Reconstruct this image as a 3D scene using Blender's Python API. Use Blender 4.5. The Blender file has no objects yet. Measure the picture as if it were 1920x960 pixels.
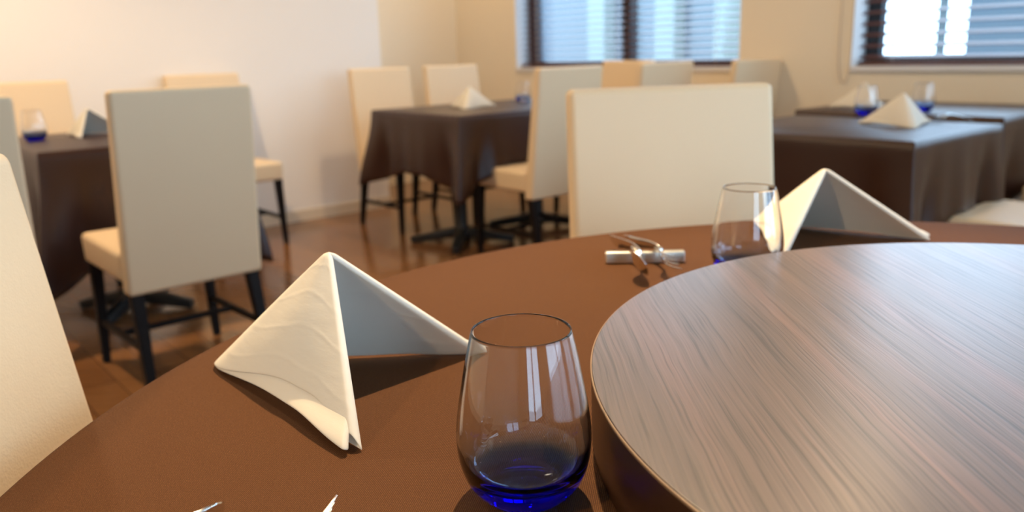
import bpy, bmesh, math, random
from mathutils import Vector, Matrix
R = math.radians
random.seed(7)
S = bpy.context.scene
C = S.collection

# ------------------------------------------------------------------ camera, world, lights, exposure
FPX, HOR, ROLL, CAMZ = 1522.0, 96.8, R(1.63), 1.012
PITCH = math.atan((480 - HOR) / FPX)
cam_data = bpy.data.cameras.new('camera')
cam = bpy.data.objects.new('camera', cam_data); C.objects.link(cam)
cam_data.sensor_width = 36.0
cam_data.lens = 36.0 * FPX / 1920.0
cam_data.clip_start = 0.01
cam.matrix_world = (Matrix.Translation((0, 0, CAMZ)) @ Matrix.Rotation(R(90) - PITCH, 4, 'X')
                    @ Matrix.Rotation(-ROLL, 4, 'Z'))
cam_data.dof.use_dof = True
cam_data.dof.focus_distance = 0.60
cam_data.dof.aperture_fstop = 5.6
S.camera = cam

S.view_settings.view_transform = 'Standard'
S.view_settings.look = 'None'
S.view_settings.gamma = 1.0
S.view_settings.use_curve_mapping = False
S.view_settings.exposure = 0.0
S.cycles.use_denoising = True
S.cycles.max_bounces = 12
S.cycles.transmission_bounces = 10
S.cycles.transparent_max_bounces = 12
S.cycles.sample_clamp_indirect = 6.0

SKY = (0.57, 0.76, 1.0)
SKY_STRENGTH = 7.4
LAMP = (1.0, 0.72, 0.42)
world = bpy.data.worlds.new('sky'); S.world = world
world.use_nodes = True
bg = world.node_tree.nodes['Background']
bg.inputs[0].default_value = (*SKY, 1); bg.inputs[1].default_value = SKY_STRENGTH

A0 = R(-50)
E1 = Vector((math.cos(A0), math.sin(A0), 0)); E2 = Vector((-math.sin(A0), math.cos(A0), 0))
def W(a, b, z=0.0):                      # room coordinates to world
    return E1 * a + E2 * b + Vector((0, 0, z))
CEIL = 2.6

def lamp(x, y, watts, size=0.03, cone=150, target=None, blend=0.6):
    l = bpy.data.lights.new('downlight_lamp', 'SPOT'); o = bpy.data.objects.new('downlight_lamp', l); C.objects.link(o)
    l.energy = watts; l.color = LAMP; l.shadow_soft_size = size; l.spot_size = R(cone); l.spot_blend = blend
    o.location = (x, y, CEIL - 0.04)
    if target:
        d = Vector(target) - o.location
        o.rotation_euler = d.to_track_quat('-Z', 'Y').to_euler()
    return o
lamp(0.10, 1.68, 345, .020, 52, (0.32, .66, .72), .7)
lamp(-1.50, -0.80, 110, .05, 46, (.15, 1.05, .8), .6)
LAMPS = [(1.3, 0.0, 10, .05), (-1.95, 2.75, 170, .05),
         (-0.2, 4.3, 60, .05), (1.45, 3.1, 40, .05), (-0.35, 6.0, 40, .05)]
for (x, y, w, s) in LAMPS: lamp(x, y, w, s)

def area(loc, direction, sx, sy, watts, col, portal=False):
    l = bpy.data.lights.new('window_daylight', 'AREA'); o = bpy.data.objects.new('window_daylight', l); C.objects.link(o)
    l.shape = 'RECTANGLE'; l.size = sx; l.size_y = sy; l.energy = watts; l.color = col
    o.location = loc; o.rotation_euler = Vector(direction).to_track_quat('-Z', 'Y').to_euler()
    l.cycles.is_portal = portal
    return o
# room limits in room coordinates
WIN_E2 = 4.15          # window wall plane
LEFT_E1 = -4.77        # left wall plane
RIGHT_E1 = 2.3
BACK_E2 = -2.4
W1 = (-4.83, -2.84, 0.885, 2.25)       # e1 range, z range of the first window
W2 = (-2.165, -0.15, 0.885, 2.25)
W3 = (0.35, 2.0, 0.885, 2.25)
RW = [(-1.4, 0.0), (0.9, 3.8)]          # windows in the right-hand wall (e2 ranges)
RWZ = (0.45, 2.4)
for (a, b, z0, z1) in (W1, W2, W3):
    area(W((a + b) / 2, WIN_E2 + .26, (z0 + z1) / 2), -E2, abs(b - a), z1 - z0, 0, SKY, True)
for (a, b) in RW:
    area(W(RIGHT_E1 + .2, (a + b) / 2, (RWZ[0] + RWZ[1]) / 2), -E1, abs(b - a), RWZ[1] - RWZ[0], 0, SKY, True)

# ------------------------------------------------------------------ helpers
def tag(o, label=None, cat=None, group=None, kind=None):
    if label: o['label'] = label
    if cat: o['category'] = cat
    if group: o['group'] = group
    if kind: o['kind'] = kind
    return o
def empty(name, loc, rz=0, **k):
    o = bpy.data.objects.new(name, None); C.objects.link(o)
    o.location = loc; o.rotation_euler = (0, 0, rz); o.empty_display_size = .05
    return tag(o, **k)
def obj(name, bm, m, parent=None, smooth=True, wn=False):
    me = bpy.data.meshes.new(name)
    bmesh.ops.recalc_face_normals(bm, faces=bm.faces)
    bm.to_mesh(me); bm.free()
    if smooth: me.polygons.foreach_set('use_smooth', [True] * len(me.polygons))
    if m: me.materials.append(m)
    o = bpy.data.objects.new(name, me); C.objects.link(o)
    if parent: o.parent = parent
    if wn:
        w = o.modifiers.new('wn', 'WEIGHTED_NORMAL'); w.keep_sharp = True
    return o
def copy_tree(o, parent=None):
    c = o.copy(); C.objects.link(c); c.parent = parent
    for ch in list(o.children): copy_tree(ch, c)
    return c
def hexa(bm, pts, bev=0.0, seg=3):
    """pts: 8 corners, bottom 4 then top 4 (same winding)"""
    v = [bm.verts.new(p) for p in pts]
    f = [(3, 2, 1, 0), (4, 5, 6, 7), (0, 1, 5, 4), (1, 2, 6, 5), (2, 3, 7, 6), (3, 0, 4, 7)]
    fs = [bm.faces.new([v[i] for i in q]) for q in f]
    if bev:
        es = list({e for q in fs for e in q.edges})
        bmesh.ops.bevel(bm, geom=es, offset=bev, segments=seg, profile=.5, affect='EDGES', clamp_overlap=True)
def box(bm, x0, x1, y0, y1, z0, z1, bev=0.0, seg=3):
    hexa(bm, [(x0, y0, z0), (x1, y0, z0), (x1, y1, z0), (x0, y1, z0), (x0, y0, z1), (x1, y0, z1), (x1, y1, z1), (x0, y1, z1)], bev, seg)
def bar(bm, p, q, w0, w1=None, bev=0.002):
    """square bar from p to q with widths"""
    p, q = Vector(p), Vector(q); w1 = w0 if w1 is None else w1
    d = (q - p).normalized()
    up = Vector((0, 0, 1)) if abs(d.z) < .9 else Vector((0, 1, 0))
    a = d.cross(up).normalized(); b = a.cross(d).normalized()
    P = []
    for c, w in ((p, w0), (q, w1)):
        for sa, sb in ((-1, -1), (1, -1), (1, 1), (-1, 1)): P.append(c + a * sa * w / 2 + b * sb * w / 2)
    hexa(bm, P, bev, 2)
def lathe(bm, prof, n=64, close=False):
    rings = []
    for r, z in prof:
        if r < 1e-6: rings.append([bm.verts.new((0, 0, z))])
        else: rings.append([bm.verts.new((r * math.cos(2 * math.pi * i / n), r * math.sin(2 * math.pi * i / n), z)) for i in range(n)])
    pairs = list(zip(rings[:-1], rings[1:]))
    if close: pairs.append((rings[-1], rings[0]))
    for A, B in pairs:
        for i in range(n):
            j = (i + 1) % n
            if len(A) == 1 and len(B) == 1: continue
            if len(A) == 1: bm.faces.new((A[0], B[i], B[j]))
            elif len(B) == 1: bm.faces.new((A[i], B[0], A[j]))
            else: bm.faces.new((A[i], B[i], B[j], A[j]))
def spline(pts, n):
    """Catmull-Rom through a list of tuples"""
    out = []
    P = [pts[0]] + list(pts) + [pts[-1]]
    for i in range(1, len(P) - 2):
        for k in range(n):
            t = k / n
            out.append(tuple(0.5 * ((2 * b) + (-a + c) * t + (2 * a - 5 * b + 4 * c - d) * t * t + (-a + 3 * b - 3 * c + d) * t ** 3)
                             for a, b, c, d in zip(P[i - 1], P[i], P[i + 1], P[i + 2])))
    out.append(tuple(pts[-1]))
    return out

# ------------------------------------------------------------------ materials
def mat(name, col=(.8, .8, .8), rough=.5, spec=.5, metal=0.0):
    m = bpy.data.materials.new(name); m.use_nodes = True
    b = m.node_tree.nodes['Principled BSDF']
    b.inputs['Base Color'].default_value = (*col, 1); b.inputs['Roughness'].default_value = rough
    b.inputs['Specular IOR Level'].default_value = spec; b.inputs['Metallic'].default_value = metal
    return m
class NT:
    def __init__(s, m): s.t = m.node_tree; s.b = s.t.nodes.get('Principled BSDF')
    def n(s, kind, **k):
        q = s.t.nodes.new(kind)
        for a, v in k.items():
            if a.startswith('_'): q.inputs[a[1:].replace('_', ' ')].default_value = v
            else: setattr(q, a, v)
        return q
    def l(s, a, b): s.t.links.new(a, b)
    def coords(s, scale=(1, 1, 1), rot=(0, 0, 0), out='Object'):
        tc = s.n('ShaderNodeTexCoord'); mp = s.n('ShaderNodeMapping')
        mp.inputs['Scale'].default_value = scale; mp.inputs['Rotation'].default_value = rot
        s.l(tc.outputs[out], mp.inputs[0]); return mp.outputs[0]
    def noise(s, vec, scale, detail=3, rough=.5):
        q = s.n('ShaderNodeTexNoise'); q.inputs['Scale'].default_value = scale; q.inputs['Detail'].default_value = detail
        q.inputs['Roughness'].default_value = rough; s.l(vec, q.inputs['Vector']); return q.outputs['Fac']
    def ramp(s, fac, stops):
        q = s.n('ShaderNodeValToRGB'); e = q.color_ramp.elements
        while len(e) < len(stops): e.new(.5)
        for el, (p, c) in zip(e, stops): el.position = p; el.color = (*c, 1)
        s.l(fac, q.inputs[0]); return q.outputs[0]
    def mix(s, fac, a, b, mode='MIX'):
        q = s.n('ShaderNodeMix', data_type='RGBA', blend_type=mode)
        for v, i in ((fac, 0), (a, 6), (b, 7)):
            if isinstance(v, (int, float)): q.inputs[i].default_value = v
            elif isinstance(v, tuple): q.inputs[i].default_value = (*v, 1)
            else: s.l(v, q.inputs[i])
        return q.outputs[2]
    def math(s, op, a, b=0.0, c=None):
        q = s.n('ShaderNodeMath', operation=op)
        for v, i in ((a, 0), (b, 1), (c, 2)):
            if v is None: continue
            if isinstance(v, (int, float)): q.inputs[i].default_value = v
            else: s.l(v, q.inputs[i])
        return q.outputs[0]
    def bump(s, h, strength, dist, prev=None):
        q = s.n('ShaderNodeBump'); q.inputs['Strength'].default_value = strength; q.inputs['Distance'].default_value = dist
        s.l(h, q.inputs['Height'])
        if prev is not None: s.l(prev, q.inputs['Normal'])
        s.l(q.outputs[0], s.b.inputs['Normal']); return q.outputs[0]

def m_paint(name, col):
    m = mat(name, col, .75, .25); t = NT(m); v = t.coords()
    t.bump(t.noise(v, 260, 3), .12, .002)
    t.l(t.mix(t.noise(v, 1.3, 2), tuple(c * .97 for c in col), tuple(min(1, c * 1.03) for c in col)), t.b.inputs['Base Color'])
    return m
M_plaster_lit = m_paint('plaster_daylit_tone', (.86, .80, .73))  # wall plaster with the left wall's daylight put into its colour
M_plaster_shade = m_paint('plaster_shaded_tone', (.80, .69, .52))  # same plaster, its colour darkened for walls away from the daylight
M_ceil = m_paint('ceiling_paint', (.82, .78, .70))
M_sill = mat('sill_laminate', (.72, .70, .68), .35)
M_jamb = mat('jamb_paint', (.80, .80, .80), .4)
M_frame = mat('black_aluminium', (.012, .013, .016), .35)
M_slat = mat('dark_brown_slat', (.10, .035, .022), .35)
M_base = mat('skirting_paint', (.74, .62, .46), .5)
M_cord = mat('cord', (.55, .45, .35), .7)

M_floor = mat('floor_wood', (.3, .15, .06), .16, .8); t = NT(M_floor)
v = t.coords(rot=(0, 0, R(50)))
br = t.n('ShaderNodeTexBrick'); t.l(v, br.inputs['Vector'])
br.inputs['Scale'].default_value = 1.0; br.inputs['Brick Width'].default_value = 1.1; br.inputs['Row Height'].default_value = .12
br.inputs['Mortar Size'].default_value = .0016; br.inputs['Color1'].default_value = (.21, .092, .034, 1)
br.inputs['Color2'].default_value = (.28, .13, .05, 1); br.inputs['Mortar'].default_value = (.07, .03, .015, 1)
v2 = t.coords(rot=(0, 0, R(50)), scale=(1.5, 22, 1))
g = t.ramp(t.noise(v2, 2.4, 5, .6), [(.3, (.72, .68, .64)), (.7, (1.1, 1.08, 1.05))])
t.l(t.mix(1.0, br.outputs['Color'], g, 'MULTIPLY'), t.b.inputs['Base Color'])
t.bump(br.outputs['Fac'], -.12, .001)

def m_cloth(name, a, b, rough=.62, spec=.5, bumpd=.0004, rot=12):
    m = mat(name, a, rough, spec); t = NT(m); v = t.coords()
    wv = t.n('ShaderNodeTexWave'); wv.inputs['Scale'].default_value = 235; wv.inputs['Distortion'].default_value = .6
    wv.inputs['Detail'].default_value = 1; wv.inputs['Detail Scale'].default_value = 2
    mp = t.coords(rot=(0, 0, R(rot))); t.l(mp, wv.inputs['Vector'])
    n1 = t.noise(v, 900, 2); n2 = t.noise(v, 5, 3)
    f = t.math('ADD', t.math('MULTIPLY', wv.outputs['Fac'], .5), t.math('MULTIPLY', n1, .5))
    c = t.ramp(f, [(.25, tuple(x * .62 for x in a)), (.62, a), (.86, b)])
    t.l(t.mix(t.math('MULTIPLY', n2, .35), c, tuple(x * .8 for x in a)), t.b.inputs['Base Color'])
    t.bump(f, .5, bumpd)
    return m
M_cloth = m_cloth('brown_twill', (.080, .030, .0095), (.20, .092, .034), .8, .12)
M_cloth2 = m_cloth('dark_brown_cloth', (.036, .010, .0035), (.05, .015, .006), .38, .45)

M_leather = mat('cream_leather', (.79, .60, .38), .48, .4); t = NT(M_leather); v = t.coords()
vo = t.n('ShaderNodeTexVoronoi'); vo.inputs['Scale'].default_value = 420; t.l(v, vo.inputs['Vector'])
h = t.math('ADD', t.math('MULTIPLY', vo.outputs['Distance'], .5), t.noise(v, 160, 3))
t.bump(h, .22, .0012)
M_leg = mat('dark_stained_wood', (.008, .005, .004), .5, .15)
M_iron = mat('black_cast_iron', (.012, .012, .012), .4)

def m_napkin():
    m = mat('cream_cotton', (.87, .82, .72), .85, .2); t = NT(m); v = t.coords()
    uv = t.n('ShaderNodeUVMap'); sp = t.n('ShaderNodeSeparateXYZ'); t.l(uv.outputs[0], sp.inputs[0])
    hem = t.math('SUBTRACT', 1.0, t.math('MINIMUM', t.math('MULTIPLY', t.math('ABSOLUTE', t.math('SUBTRACT', sp.outputs[1], .905)), 110), 1.0))
    st = t.math('ADD', .4, t.math('MULTIPLY', t.math('SINE', t.math('MULTIPLY', sp.outputs[0], 420)), .6))
    hem = t.math('MULTIPLY', hem, st)
    wr = t.coords(scale=(5, 5, 17), rot=(.15, .25, .3))
    w1 = t.noise(wr, 2.6, 4, .55)
    b1 = t.bump(t.noise(v, 1500, 2), .25, .0003)
    b2 = t.bump(w1, .25, .003, b1)
    # soft creases across the wing
    q = t.n('ShaderNodeTexWave'); q.inputs['Scale'].default_value = 1.3; q.inputs['Distortion'].default_value = 3.5
    q.inputs['Detail'].default_value = 2; q.bands_direction = 'Y'; t.l(uv.outputs[0], q.inputs['Vector'])
    cr = t.math('POWER', q.outputs['Fac'], 14)
    b3 = t.bump(cr, .22, .0007, b2)
    t.bump(hem, -.7, .0014, b3)
    b = t.b
    b.inputs['Sheen Weight'].default_value = .15
    tr = t.n('ShaderNodeBsdfTranslucent'); tr.inputs[0].default_value = (.86, .78, .60, 1)
    mx = t.n('ShaderNodeMixShader'); mx.inputs[0].default_value = .28
    out = t.t.nodes['Material Output']
    t.l(b.outputs[0], mx.inputs[1]); t.l(tr.outputs[0], mx.inputs[2]); t.l(mx.outputs[0], out.inputs[0])
    return m
M_nap = m_napkin()

def m_wood_top():
    m = mat('grey_brown_laminate', (.25, .2, .18), .36, .5); t = NT(m)
    v = t.coords(scale=(430, 5, 1)); vb = t.coords(scale=(22, .9, 1)); vw = t.coords(scale=(9, 8, 1))
    ds = t.n('ShaderNodeVectorMath', operation='ADD')
    nz = t.n('ShaderNodeTexNoise'); nz.inputs['Scale'].default_value = 1; t.l(vw, nz.inputs['Vector'])
    sc = t.n('ShaderNodeVectorMath', operation='MULTIPLY'); sc.inputs[1].default_value = (3.2, 0, 0)
    t.l(nz.outputs['Color'], sc.inputs[0]); t.l(v, ds.inputs[0]); t.l(sc.outputs[0], ds.inputs[1])
    fine = t.noise(ds.outputs[0], 1.0, 3, .65)
    band = t.noise(vb, 1.0, 2, .5)
    c = t.ramp(band, [(.32, (.068, .050, .045)), (.5, (.088, .063, .056)), (.68, (.118, .074, .066))])
    f2 = t.ramp(fine, [(.36, (.36, .35, .34)), (.45, (.90, .90, .90)), (.68, (1.35, 1.32, 1.30))])
    t.l(t.mix(1.0, c, f2, 'MULTIPLY'), t.b.inputs['Base Color'])
    rr = t.n('ShaderNodeMapRange'); rr.inputs['To Min'].default_value = .42; rr.inputs['To Max'].default_value = .27
    t.l(fine, rr.inputs[0]); t.l(rr.outputs[0], t.b.inputs['Roughness'])
    t.bump(fine, .30, .0007)
    t.b.inputs['Coat Weight'].default_value = .35; t.b.inputs['Coat Roughness'].default_value = .28
    return m
M_wood = m_wood_top()
M_edge = mat('pale_edge_band', (.22, .14, .085), .4)
M_apron = mat('dark_brown_lacquer', (.036, .014, .006), .30, .6)

M_steel = mat('polished_steel', (.82, .81, .78), .10, .5, 1.0)
M_satin = mat('satin_steel', (.80, .76, .66), .28, .5, 1.0)

def m_glass():
    m = bpy.data.materials.new('clear_to_blue_glass'); m.use_nodes = True; t = NT(m); nt = t.t
    nt.nodes.remove(t.b); out = nt.nodes['Material Output']
    g = t.n('ShaderNodeBsdfGlass'); g.inputs['IOR'].default_value = 1.5; g.inputs['Roughness'].default_value = 0.0
    t.l(g.outputs[0], out.inputs['Surface'])
    tc = t.n('ShaderNodeTexCoord'); sp = t.n('ShaderNodeSeparateXYZ'); t.l(tc.outputs['Object'], sp.inputs[0])
    cr = t.n('ShaderNodeValToRGB'); e = cr.color_ramp.elements
    e[0].position = 0.0; e[0].color = (1, 1, 1, 1); e[1].position = 1.0; e[1].color = (0, 0, 0, 1)
    for p, w in ((.22, .95), (.27, .42), (.58, .26), (.85, .04)):
        q = e.new(p); q.color = (w, w, w, 1)
    t.l(t.math('DIVIDE', sp.outputs[2], .07), cr.inputs[0])
    va = t.n('ShaderNodeVolumeAbsorption'); va.inputs[0].default_value = (.02, .42, .97, 1)
    t.l(t.math('MULTIPLY', cr.outputs[0], 340.0), va.inputs['Density']); t.l(va.outputs[0], out.inputs['Volume'])
    return m
M_glass = m_glass()
M_pane = mat('window_glass', (1, 1, 1), .0, .5)
NTp = NT(M_pane); nt = NTp.t
tr = NTp.n('ShaderNodeBsdfTransparent'); gl = NTp.n('ShaderNodeBsdfGlossy'); gl.inputs['Roughness'].default_value = .0
lw = NTp.n('ShaderNodeLayerWeight'); fr = NTp.n('ShaderNodeMath', operation='MULTIPLY_ADD'); pw = NTp.n('ShaderNodeMath', operation='POWER'); pw.inputs[1].default_value = 5.0; NTp.l(lw.outputs['Facing'], pw.inputs[0]); NTp.l(pw.outputs[0], fr.inputs[0]); fr.inputs[1].default_value = .9; fr.inputs[2].default_value = .05; mx = NTp.n('ShaderNodeMixShader'); tr.inputs[0].default_value = (.93, .97, .98, 1)
NTp.l(fr.outputs[0], mx.inputs[0]); NTp.l(tr.outputs[0], mx.inputs[1]); NTp.l(gl.outputs[0], mx.inputs[2])
NTp.l(mx.outputs[0], nt.nodes['Material Output'].inputs[0])

# ------------------------------------------------------------------ the room
def room_box(name, a0, a1, b0, b1, z0, z1, m, **k):
    bm = bmesh.new()
    P = [W(a0, b0, z0), W(a1, b0, z0), W(a1, b1, z0), W(a0, b1, z0), W(a0, b0, z1), W(a1, b0, z1), W(a1, b1, z1), W(a0, b1, z1)]
    hexa(bm, P)
    o = obj(name, bm, m, smooth=False)
    if k.get('parent'): o.parent = k['parent']
    else: tag(o, kind='structure')
    return o
REC = -5.58                       # recessed wall plane
T = .16
room_box('floor', REC - T, RIGHT_E1 + T, BACK_E2 - T, WIN_E2 + .24, -.1, 0, M_floor)
room_box('ceiling', REC - T, RIGHT_E1 + T, BACK_E2 - T, WIN_E2 + .24, CEIL, CEIL + .1, M_ceil)
room_box('wall_left', REC - T, LEFT_E1, BACK_E2, 2.92, 0, CEIL, M_plaster_lit)
room_box('wall_left_recess', REC - T, REC, 2.92, WIN_E2, 0, CEIL, M_plaster_shade)
room_box('wall_back', REC - T, RIGHT_E1 + T, BACK_E2 - T, BACK_E2, 0, CEIL, M_plaster_shade)
room_box('baseboard_left', LEFT_E1, LEFT_E1 + .012, BACK_E2, 2.92, 0, .07, M_base)

def wall_with_holes(name, axis, p0, p1, lo, hi, holes, m):
    """axis 'a': wall runs along e1 between lo..hi, occupying e2 p0..p1"""
    bm = bmesh.new()
    def bx(u0, u1, z0, z1):
        if axis == 'a': P = [W(u0, p0, z0), W(u1, p0, z0), W(u1, p1, z0), W(u0, p1, z0), W(u0, p0, z1), W(u1, p0, z1), W(u1, p1, z1), W(u0, p1, z1)]
        else: P = [W(p0, u0, z0), W(p1, u0, z0), W(p1, u1, z0), W(p0, u1, z0), W(p0, u0, z1), W(p1, u0, z1), W(p1, u1, z1), W(p0, u1, z1)]
        hexa(bm, P)
    u = lo
    for (h0, h1, z0, z1) in holes:
        bx(u, h0, 0, CEIL); bx(h0, h1, 0, z0); bx(h0, h1, z1, CEIL); u = h1
    bx(u, hi, 0, CEIL)
    return tag(obj(name, bm, m, smooth=False), kind='structure')
WT = .24
wall_with_holes('wall_window_side', 'a', WIN_E2, WIN_E2 + WT, REC - T, RIGHT_E1 + T, [W1, W2, W3], M_plaster_shade)
wall_with_holes('wall_right', 'b', RIGHT_E1, RIGHT_E1 + T, BACK_E2, WIN_E2, [(a, b, *RWZ) for a, b in RW], M_plaster_shade)

def window(idx, w, y, mull=True, blinds=None, wall='a', depth=WT):
    a, b, z0, z1 = w
    root = empty('window_%d' % idx, W((a + b) / 2, y, z0) if wall == 'a' else W(y, (a + b) / 2, z0), A0 if wall == 'a' else A0 - R(90), kind='structure')
    # local: x along the wall (centred), y outward, z up from the sill
    L = (b - a) / 2; H = z1 - z0
    if wall != 'a': root.rotation_euler.z = A0 - R(90)
    bm = bmesh.new(); box(bm, -L, -L + .006, .0, depth, 0, H); box(bm, L - .006, L, 0, depth, 0, H); box(bm, -L, L, 0, depth, H - .006, H)
    obj('window_reveal', bm, M_jamb, root, smooth=False)
    bm = bmesh.new(); box(bm, -L - .0, L + .0, -.012, depth, -.022, .004, .002, 2)
    obj('window_sill', bm, M_sill, root, smooth=False)
    f0, f1 = depth - .10, depth - .04; fw = .075
    bm = bmesh.new()
    box(bm, -L + .006, -L + fw, f0, f1, .004, H - .006); box(bm, L - fw, L - .006, f0, f1, .004, H - .006)
    box(bm, -L + fw, L - fw, f0, f1, .004, .05); box(bm, -L + fw, L - fw, f0, f1, H - .06, H - .006)
    if mull: box(bm, -.04, .04, f0 - .015, f1, .05, H - .06)
    obj('window_frame', bm, M_frame, root, smooth=False)
    bm = bmesh.new(); box(bm, -L + fw, L - fw, depth - .072, depth - .068, .05, H - .06)
    obj('pane', bm, M_pane, root, smooth=False)
    return root, L, H
w1, L1_, H1_ = window(1, W1, WIN_E2)
w2, L2_, H2_ = window(2, W2, WIN_E2)
window(3, W3, WIN_E2)
for i, (a, b) in enumerate(RW):
    window(4 + i, (a, b, *RWZ), RIGHT_E1, wall='b', depth=T)

def blind(w, pitch, label, tilt=20, cord_side=-1):
    a, b, z0, z1 = w; L = (b - a) / 2 - .02; H = z1 - z0
    root = empty('window_blind', W((a + b) / 2, WIN_E2 + .065, z0), A0, label=label, cat='blind')
    bm = bmesh.new(); n = int((H - .08) / pitch); c, s = math.cos(R(tilt)) * .022, math.sin(R(tilt)) * .022
    for i in range(n):
        z = .05 + i * pitch
        hexa(bm, [(-L, -c, z - s - .0018), (L, -c, z - s - .0018), (L, c, z + s - .0018), (-L, c, z + s - .0018),
                  (-L, -c, z - s + .0018), (L, -c, z - s + .0018), (L, c, z + s + .0018), (-L, c, z + s + .0018)])
    obj('slats', bm, M_slat, root, smooth=False)
    bm = bmesh.new(); box(bm, -L, L, -.026, .026, .006, .026, .003, 2); obj('bottom_rail', bm, M_slat, root)
    bm = bmesh.new(); box(bm, -L, L, -.028, .028, H - .055, H - .008, .003, 2); obj('head_rail', bm, M_slat, root)
    for k in (-.82, 0, .82):
        bm = bmesh.new(); box(bm, L * k - .0012, L * k + .0012, -.025, -.0235, .02, H - .05); obj('ladder_string', bm, M_cord, root, smooth=False)
    return root
blind(W1, .042, 'dark wooden slat blind over the window left of the middle, above the white chairs')
blind(W2, .055, 'dark reddish brown slat blind over the bright window at the upper right')
# blind pull cord hanging in a loop beside the second window
bm = bmesh.new()
pts = [(0, 0, 0.9 - .0), (0, 0, .40), (0.0, 0, .10), (.012, 0, -.02), (.035, 0, -.055), (.058, 0, -.02), (.066, 0, .10), (.066, 0, .4), (.066, 0, .9)]
pts = spline(pts, 8)
for p, q in zip(pts[:-1], pts[1:]):
    if (Vector(p) - Vector(q)).length > 1e-5: bar(bm, p, q, .004, bev=0)
o = obj('blind_cord', bm, M_cord, smooth=False)
o.location = W(-2.225, WIN_E2 - .012, .86); o.rotation_euler = (0, 0, A0)
tag(o, 'thin looped pull cord hanging on the wall left of the upper right window', 'cord')

# ------------------------------------------------------------------ outside
M_pave = mat('pavement', (.42, .43, .44), .8); t = NT(M_pave)
t.l(t.ramp(t.noise(t.coords(), 1.2, 4), [(.35, (.34, .36, .37)), (.65, (.5, .5, .5))]), t.b.inputs['Base Color'])
M_fac = mat('grey_blue_cladding', (.075, .11, .14), .6)
M_fac2 = mat('pale_render', (.24, .29, .26), .7)
M_shop = mat('shop_glazing', (.11, .15, .17), .5)
M_leaf = mat('foliage', (.10, .20, .07), .6)
bm = bmesh.new(); hexa(bm, [W(-30, WIN_E2 + .3, -.3), W(14, WIN_E2 + .3, -.3), W(14, 40, -.3), W(-30, 40, -.3), W(-30, WIN_E2 + .3, -.12), W(14, WIN_E2 + .3, -.12), W(14, 40, -.12), W(-30, 40, -.12)])
tag(obj('pavement', bm, M_pave, smooth=False), kind='structure')
EB = 9.0
bld = empty('neighbouring_building', W(-10, EB, -.12), A0, label='grey blue building across the street seen through the left window blind', cat='building')
bm = bmesh.new(); box(bm, -9, 4.1, 0, 2.4, 0, 3.0); obj('wall', bm, M_fac, bld, smooth=False)
for x in (-3.6, -2.3, -.75, .45, 1.9, 3.1):
    bm = bmesh.new(); box(bm, x, x + .8, -.05, .02, .3, 2.6, .02, 1); obj('window', bm, M_shop, bld, smooth=False)
for x in (-3.0, -1.35, 1.4, 2.65, 3.6):
    bm = bmesh.new(); box(bm, x, x + .34  , -.25, 0, 0, 3.05, .02, 1); obj('column', bm, M_fac2, bld, smooth=False)
def post(a, b, r, h, name, label, cat, m, lean=0):
    bm = bmesh.new(); lathe(bm, [(0, 0), (r, 0), (r, h), (0, h)], 20)
    o = obj(name, bm, m); o.location = W(a, b, -.12); o.rotation_euler = (0, lean, 0); tag(o, label, cat); return o
post(-4.9, 6.9, .10, 4.2, 'street_post', 'pale round post outside the left window, right of its middle bar', 'post', M_fac2, R(4))
post(-2.74, 6.6, .035, 4.2, 'street_pole', 'thin dark pole outside the bright upper right window', 'pole', M_shop)
bm = bmesh.new(); box(bm, -2.0, 2.0, 0, .3, 0, 1.75); o = obj('garden_wall', bm, M_fac, smooth=False); o.location = W(-.95, 7.6, -.12); o.rotation_euler.z = A0
tag(o, 'grey blue wall outside behind the right part of the upper right window', 'wall')

# ------------------------------------------------------------------ chairs
CW, CH, ZB = .427, .937, .325
def make_chair(label, group):
    """origin: rear bottom edge centre of the backrest on the floor; the chair faces +Y"""
    root = empty('dining_chair', (0, 0, 0)); tag(root, label, 'chair', group)
    w = CW / 2
    bm = bmesh.new()
    r0 = .0; lean = .068
    zs = [ZB, .46, .60, .75, CH]
    hexa(bm, [(-w, 0, ZB), (w, 0, ZB), (w, .062, ZB), (-w, .062, ZB),
              (-w + .004, -lean, CH), (w - .004, -lean, CH), (w - .004, -lean + .046, CH), (-w + .004, -lean + .046, CH)], .013, 4)
    obj('backrest', bm, M_leather, root, wn=True)
    bm = bmesh.new()
    hexa(bm, [(-w + .002, .05, ZB + .03), (w - .002, .05, ZB + .03), (w - .002, .445, ZB + .035), (-w + .002, .445, ZB + .035),
              (-w, .05, .455), (w, .05, .455), (w, .45, .462), (-w, .45, .462)], .018, 4)
    obj('seat', bm, M_leather, root, wn=True)
    for s in (-1, 1):
        bm = bmesh.new(); bar(bm, (s * (w - .028), .42, ZB + .05), (s * (w - .016), .425, 0), .038, .024); obj('leg', bm, M_leg, root, smooth=False)
        bm = bmesh.new(); bar(bm, (s * (w - .028), .034, ZB + .02), (s * (w - .018), -.03, 0), .040, .026); obj('leg', bm, M_leg, root, smooth=False)
    for s in (-1, 1):
        bm = bmesh.new(); bar(bm, (s * (w - .022), .004, .15), (s * (w - .022), .42, .15), .018); obj('side_stretcher', bm, M_leg, root, smooth=False)
    bm = bmesh.new(); bar(bm, (-w + .03, .23, .15), (w - .03, .23, .15), .018); obj('cross_stretcher', bm, M_leg, root, smooth=False)
    return root
proto = make_chair('x', 'cream leather dining chairs')
used = [False]
def chair(x, y, yaw, label):
    o = copy_tree(proto) if used[0] else proto
    used[0] = True
    o.location = (x, y, 0); o.rotation_euler = (0, 0, yaw); o['label'] = label
    return o
def chair_e(a, b, facing, label, dyaw=0):
    """a, b: room coords of the rear bottom centre; facing: angle in room frame (0 = +e1, 90 = +e2)"""
    p = W(a, b); return chair(p.x, p.y, A0 + R(facing) - R(90) + R(dyaw), label)
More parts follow.
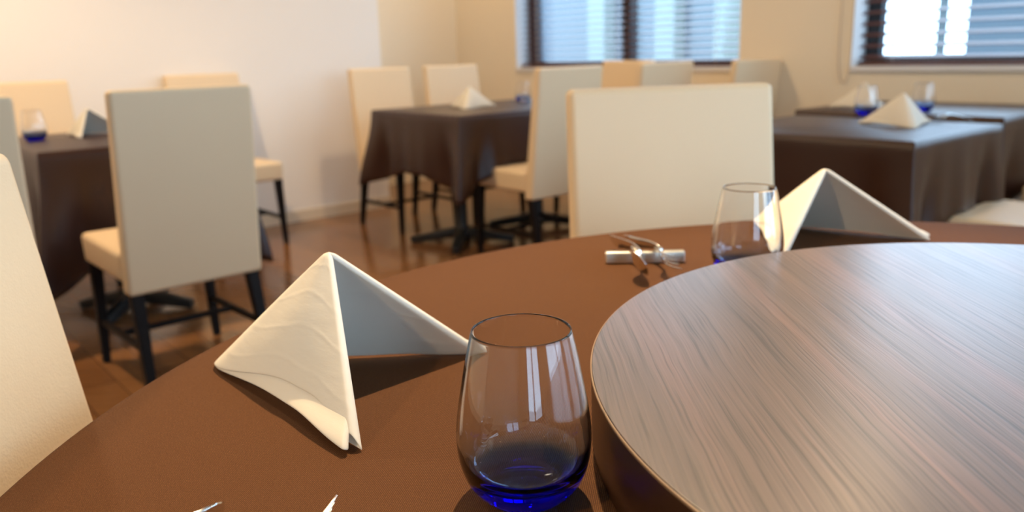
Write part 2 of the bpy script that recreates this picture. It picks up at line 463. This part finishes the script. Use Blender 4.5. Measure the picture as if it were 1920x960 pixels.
chair(-.9939, 2.4863, R(42), 'cream chair by the left table, its whole pale outer back turned to us')
p = W(-2.535, .19); chair(p.x, p.y, R(40), 'cream chair back cut by the left picture edge, in front of the left table')
chair_e(-4.43, .755, 0, 'cream chair behind the left table\'s napkin and glass, facing the room')
chair_e(-4.66, 1.70, 0, 'cream chair by the left wall, hidden but for its top and one seat corner')
chair_e(-4.37, 2.68, 0, 'pale chair behind the middle table, left one by the wall corner')
chair_e(-4.37, 3.22, 0, 'pale chair behind the middle table, directly behind its napkin')
chair(.2647, 3.9166, R(41), 'cream chair before the middle table, its seat and dark legs showing')
chair_e(-2.86, 3.46, 180, 'bluish white chair back just above the middle of the big tan chair')
chair_e(-2.62, 3.93, 180, 'off-white chair back above the right end of the big tan chair')
chair_e(-3.58, 3.98, 270, 'tan chair top under the middle bar of the left window, mostly hidden')
chair(.330, 1.60, R(180 + 9), 'large tan chair at the far side of the round table, behind cutlery and glass')
chair(-.440, .550, R(-90 + 0), 'big white grained chair back in the near left corner beside the round table')
chair_e(-.62, 2.93, 180, 'cream chair beside the right table, only its seat edge showing above the round table')
chair_e(-.64, 3.68, 180, 'cream chair farther right, only a seat corner showing at the picture edge')

# ------------------------------------------------------------------ tables with cloths
def smooth01(x): x = max(0., min(1., x)); return x * x * (3 - 2 * x)
def square_table(a0, a1, b0, b1, drops, label, cloth_label, flare=.09, ped=None, seed=1):
    ca, cb = (a0 + a1) / 2, (b0 + b1) / 2; hx, hy = (a1 - a0) / 2, (b1 - b0) / 2
    p = W(ca, cb)
    root = empty('dining_table', p, A0, label=label, cat='table')
    bm = bmesh.new(); box(bm, -hx + .008, hx - .008, -hy + .008, hy - .008, .688, .713, .004, 2); obj('table_top', bm, M_leg, root)
    for (px, py) in (ped or [(0, 0)]):
        bm = bmesh.new(); lathe(bm, [(0, .688), (.13, .688), (.13, .675), (.035, .668), (.033, .10), (.05, .06), (.05, .03), (0, .03)], 28)
        q = obj('column', bm, M_iron, root); q.location = (px, py, 0)
        for k in range(4):
            an = R(45 + 90 * k); d = Vector((math.cos(an), math.sin(an), 0)); rr = min(hx, hy) * .72
            bm = bmesh.new(); bar(bm, Vector((px, py, .06)) + d * .03, Vector((px, py, .02)) + d * rr, .055, .036, .004)
            obj('foot', bm, M_iron, root)
    # cloth
    rng = random.Random(seed)
    n_side = 46; per = []
    cx, cy = hx + .004, hy + .004
    cor = [(cx, -cy), (cx, cy), (-cx, cy), (-cx, -cy)]
    for k in range(4):
        A = Vector(cor[k]); B = Vector(cor[(k + 1) % 4]); Ls = (B - A).length
        nrm = Vector(((B - A).y, -(B - A).x)).normalized()
        for i in range(n_side):
            u = i / n_side; # denser at corners
            u = .5 - .5 * math.cos(math.pi * u)
            per.append((A + (B - A) * u, nrm, u * Ls, Ls, k))
    ph = [rng.uniform(0, 6.28) for _ in range(6)]
    rows = 16; V = []
    if not isinstance(drops, tuple): drops = (drops,) * 4      # sides facing +e1, +e2, -e1, -e2
    bm = bmesh.new()
    def corner_info(i):
        P, nrm, s, Ls, k = per[i]
        dA = s; dB = Ls - s
        if dA < dB: dc, cpt = dA, Vector(cor[k])
        else: dc, cpt = dB, Vector(cor[(k + 1) % 4])
        return dc, cpt
    for j in range(rows + 1):
        v = j / rows; ring = []
        for i in range(len(per)):
            P, nrm, s, Ls, k = per[i]
            dc, cpt = corner_info(i)
            diag = Vector((math.copysign(1, cpt.x), math.copysign(1, cpt.y))).normalized()
            wgt = math.exp(-(dc / .07) ** 2)
            nb = (k - 1) % 4 if s < Ls - s else (k + 1) % 4
            dm = (drops[k] + drops[nb]) / 2; f = smooth01(dc / .30); drop = dm * (1 - f) + drops[k] * f
            if dc < .30: drop = drop + max(drops) * .42 * (1 - dc / .30)
            L = drop
            along = s
            fold = (.007 * math.sin(along * 19 + ph[k]) + .004 * math.sin(along * 43 + ph[(k + 1) % 6])) * v
            valley = -.035 * math.exp(-((dc - .13) / .05) ** 2) * smooth01(v * 1.2)
            q = P + nrm * (.004 + .012 * v + fold + valley) * (1 - wgt * .7) + diag * wgt * flare * (smooth01(v * .9) + .1 * v)
            # the hanging corner narrows towards its tip
            if dc < .30: q = q + (cpt - P) * .35 * v * smooth01(1 - dc / .30) * (1 - wgt)
            z = .72 - L * v - (.0 if j else 0)
            if j == 0: q = P; z = .7205
            ring.append(bm.verts.new((q.x, q.y, z)))
        V.append(ring)
    n = len(per)
    # inset ring + flat top
    inner = [bm.verts.new((per[i][0].x * .985, per[i][0].y * .985, .7225)) for i in range(n)]
    for i in range(n):
        j = (i + 1) % n
        bm.faces.new((inner[i], inner[j], V[0][j], V[0][i]))
        for r in range(rows): bm.faces.new((V[r][i], V[r][j], V[r + 1][j], V[r + 1][i]))
    bm.faces.new(inner)
    o = obj('tablecloth', bm, M_cloth2); o.location = p; o.rotation_euler = (0, 0, A0)
    md = o.modifiers.new('s', 'SOLIDIFY'); md.thickness = .0012; md.offset = 1
    tag(o, cloth_label, 'tablecloth', 'brown cloths on the square tables')
    return root
square_table(-3.95, -3.15, .556, 1.24, .36, 'square dining table under a brown cloth at the left, between the pale chairs',
             'brown cloth over the left table, orange-brown on top', seed=3)
square_table(-3.93, -3.135, 2.33, 3.42, (.25, .3, .25, .31), 'square dining table in the middle of the room with a black column foot',
             'dark brown cloth with a hanging corner on the middle table', ped=[(.02, -.28), (.02, .28)], seed=5)
square_table(-1.84, -1.06, 2.44, 3.10, (.25, .34, .3, .36), 'square dining table at the right under a bluish shining cloth',
             'dark brown cloth on the right table, its top shining blue-grey in window light', seed=8, flare=.05)
square_table(-2.0, -1.15, 3.38, 4.09, (.27, .1, .34, .34), 'dining table behind the right table, under the upper right window',
             'dark brown cloth on the table under the upper right window', seed=9, flare=.06)

# round table
CX, CY, RT = .4482, .5391, .8156
rt = empty('round_table', (CX, CY, 0), label='large round dining table in the foreground', cat='table')
bm = bmesh.new(); lathe(bm, [(0, .688), (RT - .012, .688), (RT - .008, .692), (RT - .008, .712), (RT - .012, .716), (0, .716)], 128); obj('table_top', bm, M_leg, rt)
bm = bmesh.new(); lathe(bm, [(0, .688), (.2, .688), (.2, .67), (.05, .66), (.05, .08), (.07, .05), (.07, .02), (0, .02)], 32); obj('column', bm, M_iron, rt)
for k in range(4):
    an = R(20 + 90 * k); d = Vector((math.cos(an), math.sin(an), 0))
    bm = bmesh.new(); bar(bm, Vector((0, 0, .06)) + d * .04, Vector((0, 0, .022)) + d * .42, .06, .04, .004); obj('foot', bm, M_iron, rt)
bm = bmesh.new(); n = 240; rings = []
def rr(i, r, z): return bm.verts.new((r * math.cos(2 * math.pi * i / n), r * math.sin(2 * math.pi * i / n), z))
for (r, z) in ((RT - .012, .7200), (RT - .006, .7196), (RT - .0015, .7175), (RT, .713)): rings.append([rr(i, r, z) for i in range(n)])
for j in range(1, 13):
    v = j / 12; ring = []
    for i in range(n):
        th = 2 * math.pi * i / n
        f = (.5 + .5 * math.sin(th * 17 + 1.2 * math.sin(th * 3))) * .014 * v
        ring.append(rr(i, RT + .002 + .004 * v + f, .713 - .215 * v))
    rings.append(ring)
bm.faces.new(rings[0])
for A, B in zip(rings[:-1], rings[1:]):
    for i in range(n): bm.faces.new((A[i], A[(i + 1) % n], B[(i + 1) % n], B[i]))
o = obj('tablecloth', bm, M_cloth); o.location = (CX, CY, 0)
md = o.modifiers.new('s', 'SOLIDIFY'); md.thickness = .001; md.offset = -1
tag(o, 'brown ribbed cloth over the round table in the foreground', 'tablecloth')

# turntable
RS, HT = .3932, .0597
ls = empty('lazy_susan', (CX, CY, .7205), label='round turntable with grey-brown wood grain top on the round table', cat='turntable')
bm = bmesh.new(); lathe(bm, [(0, HT - .004), (RS - .004, HT - .004), (RS - .004, HT), (0, HT)], 256)
bm.free()
bm = bmesh.new(); lathe(bm, [(0, HT - .0030), (RS - .0012, HT - .0030), (RS - .0012, HT - .0006), (RS - .002, HT), (0, HT)], 256)
obj('turntable_top', bm, M_wood, ls, wn=True)
bm = bmesh.new(); lathe(bm, [(RS - .003, HT - .0012), (RS - .0006, HT - .0008), (RS, HT - .0014), (RS, HT - .0028), (RS - .001, HT - .0032), (RS - .003, HT - .0032)], 256, close=True)
obj('edge_band', bm, M_edge, ls)
bm = bmesh.new(); lathe(bm, [(0, .0), (RS - .004, .0), (RS - .0015, .002), (RS - .0006, HT - .0036), (RS - .006, HT - .0036), (0, HT - .0036)], 256)
obj('apron', bm, M_apron, ls, wn=True)

# ------------------------------------------------------------------ glasses
def make_glass():
    out = spline([(.0260, .0), (.0310, .004), (.0388, .0135), (.0433, .026), (.0450, .039), (.0450, .050), (.0428, .067), (.0395, .085), (.0360, .103), (.0328, .1170)], 6)
    inn = spline([(.0316, .1170), (.0347, .103), (.0381, .085), (.0412, .067), (.0432, .050), (.0431, .039), (.0402, .0265), (.0320, .0180), (.0170, .0145), (0, .0135)], 6)
    bm = bmesh.new()
    prof = [(0, .0012), (.022, .0008)] + out + [(.0325, .1177), (.0319, .1177)] + inn
    lathe(bm, prof, 96)
    return obj('stemless_glass', bm, M_glass)
glass0 = make_glass()
GL = [((.0045, .497, .7203), 'clear stemless tumbler with deep blue base, nearest, in front of the napkin', 0),
      ((.302, 1.012, .7203), 'stemless tumbler with blue base behind the turntable, left of the second napkin', 0)]
def place_glass(o, loc, label):
    o.location = loc; tag(o, label, 'drinking glass', 'stemless tumblers with blue bases')
place_glass(glass0, GL[0][0], GL[0][1])
def glass(loc, label):
    o = glass0.copy(); C.objects.link(o); place_glass(o, loc, label)
glass(GL[1][0], GL[1][1])
def gp(a, b): q = W(a, b, .7228); return (q.x, q.y, q.z)
glass(gp(-3.66, .645), 'small blurred blue-based tumbler on the left table beside the left napkin')
glass(gp(-3.66, 3.19), 'small blurred blue-based tumbler on the middle table beside a chair back')
glass(gp(-1.60, 3.22), 'blurred blue-based tumbler on the right table, just left behind its napkin')
glass(gp(-1.50, 3.50), 'pale blurred tumbler on the far right table, peeking above the napkin peak')

# ------------------------------------------------------------------ folded napkins
def make_napkin(L, F, Rr, A, seed=0):
    """two wings A-L-F and A-L-R joined along the ridge A-L; free folded edges A-F and A-R; local coordinates, table at z=0"""
    L, F, Rr, A = map(Vector, (L, F, Rr, A))
    cen = (L + F + Rr) / 3
    def nrm(p):
        n = (L - A).cross(p - A).normalized()
        return n if n.dot(A + (L + p - 2 * A) / 3 - (cen + A) / 2) > 0 else -n
    n1, n2 = nrm(F), nrm(Rr)
    rng = random.Random(seed)
    def point(s, off, t, bulge=1.0):
        ridge = A + (L - A) * t
        e = F if s < 0 else Rr
        edge = A + (e - A) * t
        a = abs(s)
        if a < .14:                     # rounded ridge
            q = (s / .14 + 1) / 2
            p0 = ridge + ((A + (F - A) * t) - ridge) * .14
            p2 = ridge + ((A + (Rr - A) * t) - ridge) * .14
            P = p0 * (1 - q) ** 2 + ridge * 2 * q * (1 - q) + p2 * q * q
            n = (n1 * (1 - q) + n2 * q).normalized()
        else:
            P = ridge + (edge - ridge) * a; n = n1 if s < 0 else n2
        bul = .0055 * math.sin(math.pi * min(1, a)) * math.sin(math.pi * min(1, t)) * bulge
        wav = .0012 * math.sin(9 * a + 5 * t + seed) * math.sin(math.pi * min(a, 1)) * t
        return P + n * (off + bul + wav), n
    nap_top = empty('folded_napkin', (0, 0, 0))
    def sheet(name, o, t_out, t_in, s_max, shift, thick):
        path = []
        NS = 44
        for i in range(NS + 1): path.append((-s_max + 2 * s_max * i / NS, 1, 'out'))
        for i in range(1, 8): path.append((s_max, math.pi / 2 - math.pi * i / 8, 'turnR'))
        for i in range(NS + 1): path.append((s_max - 2 * s_max * i / NS, -1, 'in'))
        for i in range(1, 8): path.append((-s_max, -math.pi / 2 + math.pi * i / 8, 'turnF'))
        NT_ = 40; bm = bmesh.new(); uvl = bm.loops.layers.uv.new('UVMap'); grid = []
        for j in range(NT_ + 1):
            ring = []
            for (s, w, kind) in path:
                a = min(1, abs(s))
                if kind == 'out': tb = t_out(s)
                elif kind == 'in': tb = t_in(s)
                else:
                    f = (math.sin(w) + 1) / 2; tb = t_in(s) * (1 - f) + t_out(s) * f
                t = .025 + (tb - .025) * j / NT_
                oo = o * (.55 + .45 * t)
                sh = shift(s, t)
                if kind == 'out': P, n = point(s, oo + sh, t)
                elif kind == 'in': P, n = point(s, -oo + sh, t)
                else:
                    P, n = point(s, oo * math.sin(w) + sh, t)
                    e = F if s < 0 else Rr
                    d = (e - L).normalized(); P = P + d * oo * math.cos(w)
                P.z = max(P.z, .0008)
                ring.append((bm.verts.new(P), s, t / max(tb, .01)))
            grid.append(ring)
        n = len(path)
        for A_, B_ in zip(grid[:-1], grid[1:]):
            for i in range(n):
                k = (i + 1) % n
                fa = bm.faces.new((A_[i][0], A_[k][0], B_[k][0], B_[i][0]))
                for lp, q in zip(fa.loops, (A_[i], A_[k], B_[k], B_[i])): lp[uvl].uv = (q[1], q[2])
        top = bm.verts.new(A + Vector((0, 0, .0005)))
        for i in range(n):
            k = (i + 1) % n; bm.faces.new((grid[0][k][0], grid[0][i][0], top))
        ob = obj(name, bm, M_nap, nap_top)
        md = ob.modifiers.new('s', 'SOLIDIFY'); md.thickness = thick; md.offset = 0
        sb = ob.modifiers.new('b', 'SUBSURF'); sb.levels = 1; sb.render_levels = 1
        return ob
    def tO(s):
        a = abs(s)
        return 1.0 - .17 * smooth01(a / .6) + .09 * smooth01((a - .78) / .22)
    sheet('outer_fold', .0046, tO, lambda s: 1.0 - .05 * smooth01(abs(s) / .5) + .045 * smooth01((abs(s) - .7) / .3), 1.0, lambda s, t: 0.0, .0009)
    sheet('inner_fold', .0029, lambda s: 1.0 - .055 * smooth01(abs(s) / .5) + .055 * smooth01((abs(s) - .7) / .3), lambda s: 1.0 - .055 * smooth01(abs(s) / .5) + .05 * smooth01((abs(s) - .7) / .3), .985,
          lambda s, t: .0085 * smooth01((t - .80) / .20) * smooth01((abs(s) - .2) / .6), .0009)
    return nap_top
def napkin_geo(yaw, LF=.272, FR=.22):
    h = math.sqrt(LF ** 2 - (FR / 2) ** 2); rc = LF * LF * FR / (2 * FR * h); a = LF / math.sqrt(2); z = math.sqrt(a * a - rc * rc)
    al = math.asin(FR / 2 / rc); d = lambda t: Vector((rc * math.cos(t), rc * math.sin(t), 0))
    return d(yaw), d(yaw + math.pi + al), d(yaw + math.pi - al), Vector((0, 0, z))
# nearest napkin: corners measured directly
O1 = Vector((-.1655, .7005, .7205))
n1o = make_napkin(Vector((-.308, .760, 0)) - Vector((O1.x, O1.y, 0)), Vector((-.122, .561, 0)) - Vector((O1.x, O1.y, 0)),
                  Vector((-.036, .765, 0)) - Vector((O1.x, O1.y, 0)), (0.004, -.003, .1235), 1)
n1o.location = O1
tag(n1o, 'cream cotton napkin folded into a pyramid, nearest, beside the front glass', 'napkin', 'pyramid-folded napkins')
L_, F_, R_, A_ = napkin_geo(R(112), .272, .28)
n2o = make_napkin(L_, F_, R_, A_, 2); n2o.location = (.47, 1.20, .7205)
tag(n2o, 'cream napkin folded into an open pyramid at the far side of the turntable', 'napkin', 'pyramid-folded napkins')
L_, F_, R_, A_ = napkin_geo(R(90), .26, .24)
n3o = make_napkin(L_, F_, R_, A_, 3)
def put_nap(o, a, b, rz, label):
    o.location = W(a, b, .7230); o.rotation_euler = (0, 0, rz); tag(o, label, 'napkin', 'pyramid-folded napkins')
put_nap(n3o, -3.72, .86, R(66), 'small blurred pyramid napkin on the left table in front of a cream chair')
q = copy_tree(n3o); put_nap(q, -3.56, 2.72, R(170), 'small blurred pyramid napkin on the middle table before a pale chair')
q = copy_tree(n3o); put_nap(q, -1.31, 2.90, R(172), 'beige pyramid napkin on the bluish right table, largest of the blurred ones')
q = copy_tree(n3o); put_nap(q, -1.80, 3.60, R(180), 'faint beige napkin on the far right table, behind the larger beige napkin')

# ------------------------------------------------------------------ cutlery
def sweep(bm, stations):
    """stations: (x, z, half width, half thickness, dish) along +X; closed ribbon with elliptic-ish section"""
    secs = []
    for (x, z, w, h, dish) in stations:
        sec = []
        for k in range(16):
            an = 2 * math.pi * k / 16; y = w * math.cos(an); zz = h * math.sin(an) - dish * (1 - (y / max(w, 1e-6)) ** 2)
            sec.append(bm.verts.new((x, y, z + zz)))
        secs.append(sec)
    for A, B in zip(secs[:-1], secs[1:]):
        for k in range(16): bm.faces.new((A[k], A[(k + 1) % 16], B[(k + 1) % 16], B[k]))
    bm.faces.new(secs[0]); bm.faces.new(secs[-1][::-1])
def stations(pts, n=8): return spline(pts, n)
def make_spoon():
    bm = bmesh.new()      # tip at the origin, handle towards +X
    sweep(bm, stations([(0, .0, .0015, .0007, 0), (.003, -.001, .010, .0008, .001), (.014, -.003, .0185, .0009, .005), (.032, -.003, .0215, .0009, .0075), (.048, -.001, .017, .001, .005),
                        (.060, .003, .006, .0014, .001), (.070, .006, .0035, .0018, 0), (.105, .004, .0066, .0020, 0), (.150, -.006, .0100, .0018, 0), (.188, -.0145, .0115, .0014, 0), (.196, -.0155, .006, .0012, 0)]))
    return obj('spoon', bm, M_steel)
def make_fork():
    root = empty('fork', (0, 0, 0))
    bm = bmesh.new()
    sweep(bm, stations([(.046, -.0035, .0105, .0009, 0), (.052, -.003, .0115, .001, 0), (.062, .0, .0085, .0012, 0), (.070, .004, .004, .0016, 0), (.080, .006, .0034, .0018, 0), (.110, .004, .0066, .0020, 0), (.155, -.006, .0100, .0018, 0), (.190, -.0145, .0115, .0014, 0), (.198, -.0155, .006, .0012, 0)]))
    obj('handle', bm, M_steel, root)
    for k in range(4):
        y = (-1.5 + k) * .0062
        bm = bmesh.new()
        st = stations([(0, .004, .0004, .0005, 0), (.004, .0025, .0010, .0008, 0), (.020, -.0015, .0014, .0009, 0), (.040, -.0035, .0016, .0010, 0), (.050, -.0033, .0018, .0009, 0)])
        sweep(bm, st)
        for v in bm.verts: v.co.y += y
        obj('tine', bm, M_steel, root)
    return root
def make_rest():
    bm = bmesh.new()
    hexa(bm, [(-.055, -.0085, 0), (.055, -.0085, 0), (.055, .0085, 0), (-.055, .0085, 0), (-.055, -.006, .0160), (.055, -.006, .0160), (.055, .006, .0160), (-.055, .006, .0160)], .002, 2)
    return obj('cutlery_rest', bm, M_satin, wn=True)
def setting(rest_loc, rest_rz, spoon, fork, first, labels):
    global R0, SP0, FK0
    if first: r, s, f = R0, SP0, FK0
    else:
        r = R0.copy(); C.objects.link(r); s = SP0.copy(); C.objects.link(s); f = copy_tree(FK0)
    r.location = rest_loc; r.rotation_euler = (0, 0, rest_rz); tag(r, labels[0], 'cutlery rest', 'cutlery rests on the round table')
    for o, (loc, rz, tilt), lb, ct in ((s, spoon, labels[1], 'spoon'), (f, fork, labels[2], 'fork')):
        o.location = loc; o.rotation_mode = 'XYZ'; o.matrix_world = Matrix.Translation(loc) @ Matrix.Rotation(rz, 4, 'Z') @ Matrix.Rotation(tilt, 4, 'Y') @ Matrix.Rotation(R(62), 4, 'X'); tag(o, lb, ct, ct + 's laid on the cutlery rests')
R0, SP0, FK0 = make_rest(), make_spoon(), make_fork()
# far setting: tips point at the camera side, handles run away
setting((.186, 1.102, .7205), R(-3), ((.168, .988, .7475), R(91), R(2)), ((.206, .990, .7465), R(96), R(2)), True,
        ('short metal cutlery rest lying left of the far glass', 'spoon lying across the far cutlery rest, left piece', 'fork lying across the far cutlery rest beside the spoon'))
# near setting, almost entirely below the frame
setting((-.20, .385, .7205), R(-38), ((-.1805, .445, .7455), R(236), R(2)), ((-.110, .4400, .7460), R(238), R(2)), False,
        ('cutlery rest at the near edge of the round table, just below the picture', 'spoon of which only the rounded silver tip shows at the bottom edge', 'fork of which only sharp tine tips show at the bottom edge'))
# cutlery on the blurred tables
def far_cut(a, b, rz, label):
    o = SP0.copy(); C.objects.link(o); p = W(a, b, .7465); o.location = p; o.rotation_euler = (0, R(3), rz); tag(o, label, 'spoon', 'spoons on the blurred tables')
far_cut(-1.27, 3.05, R(20), 'blurred silver spoon on the right table, right of the beige napkin')
far_cut(-3.5, 3.0, R(40), 'blurred silver spoon on the middle table, right of its napkin')
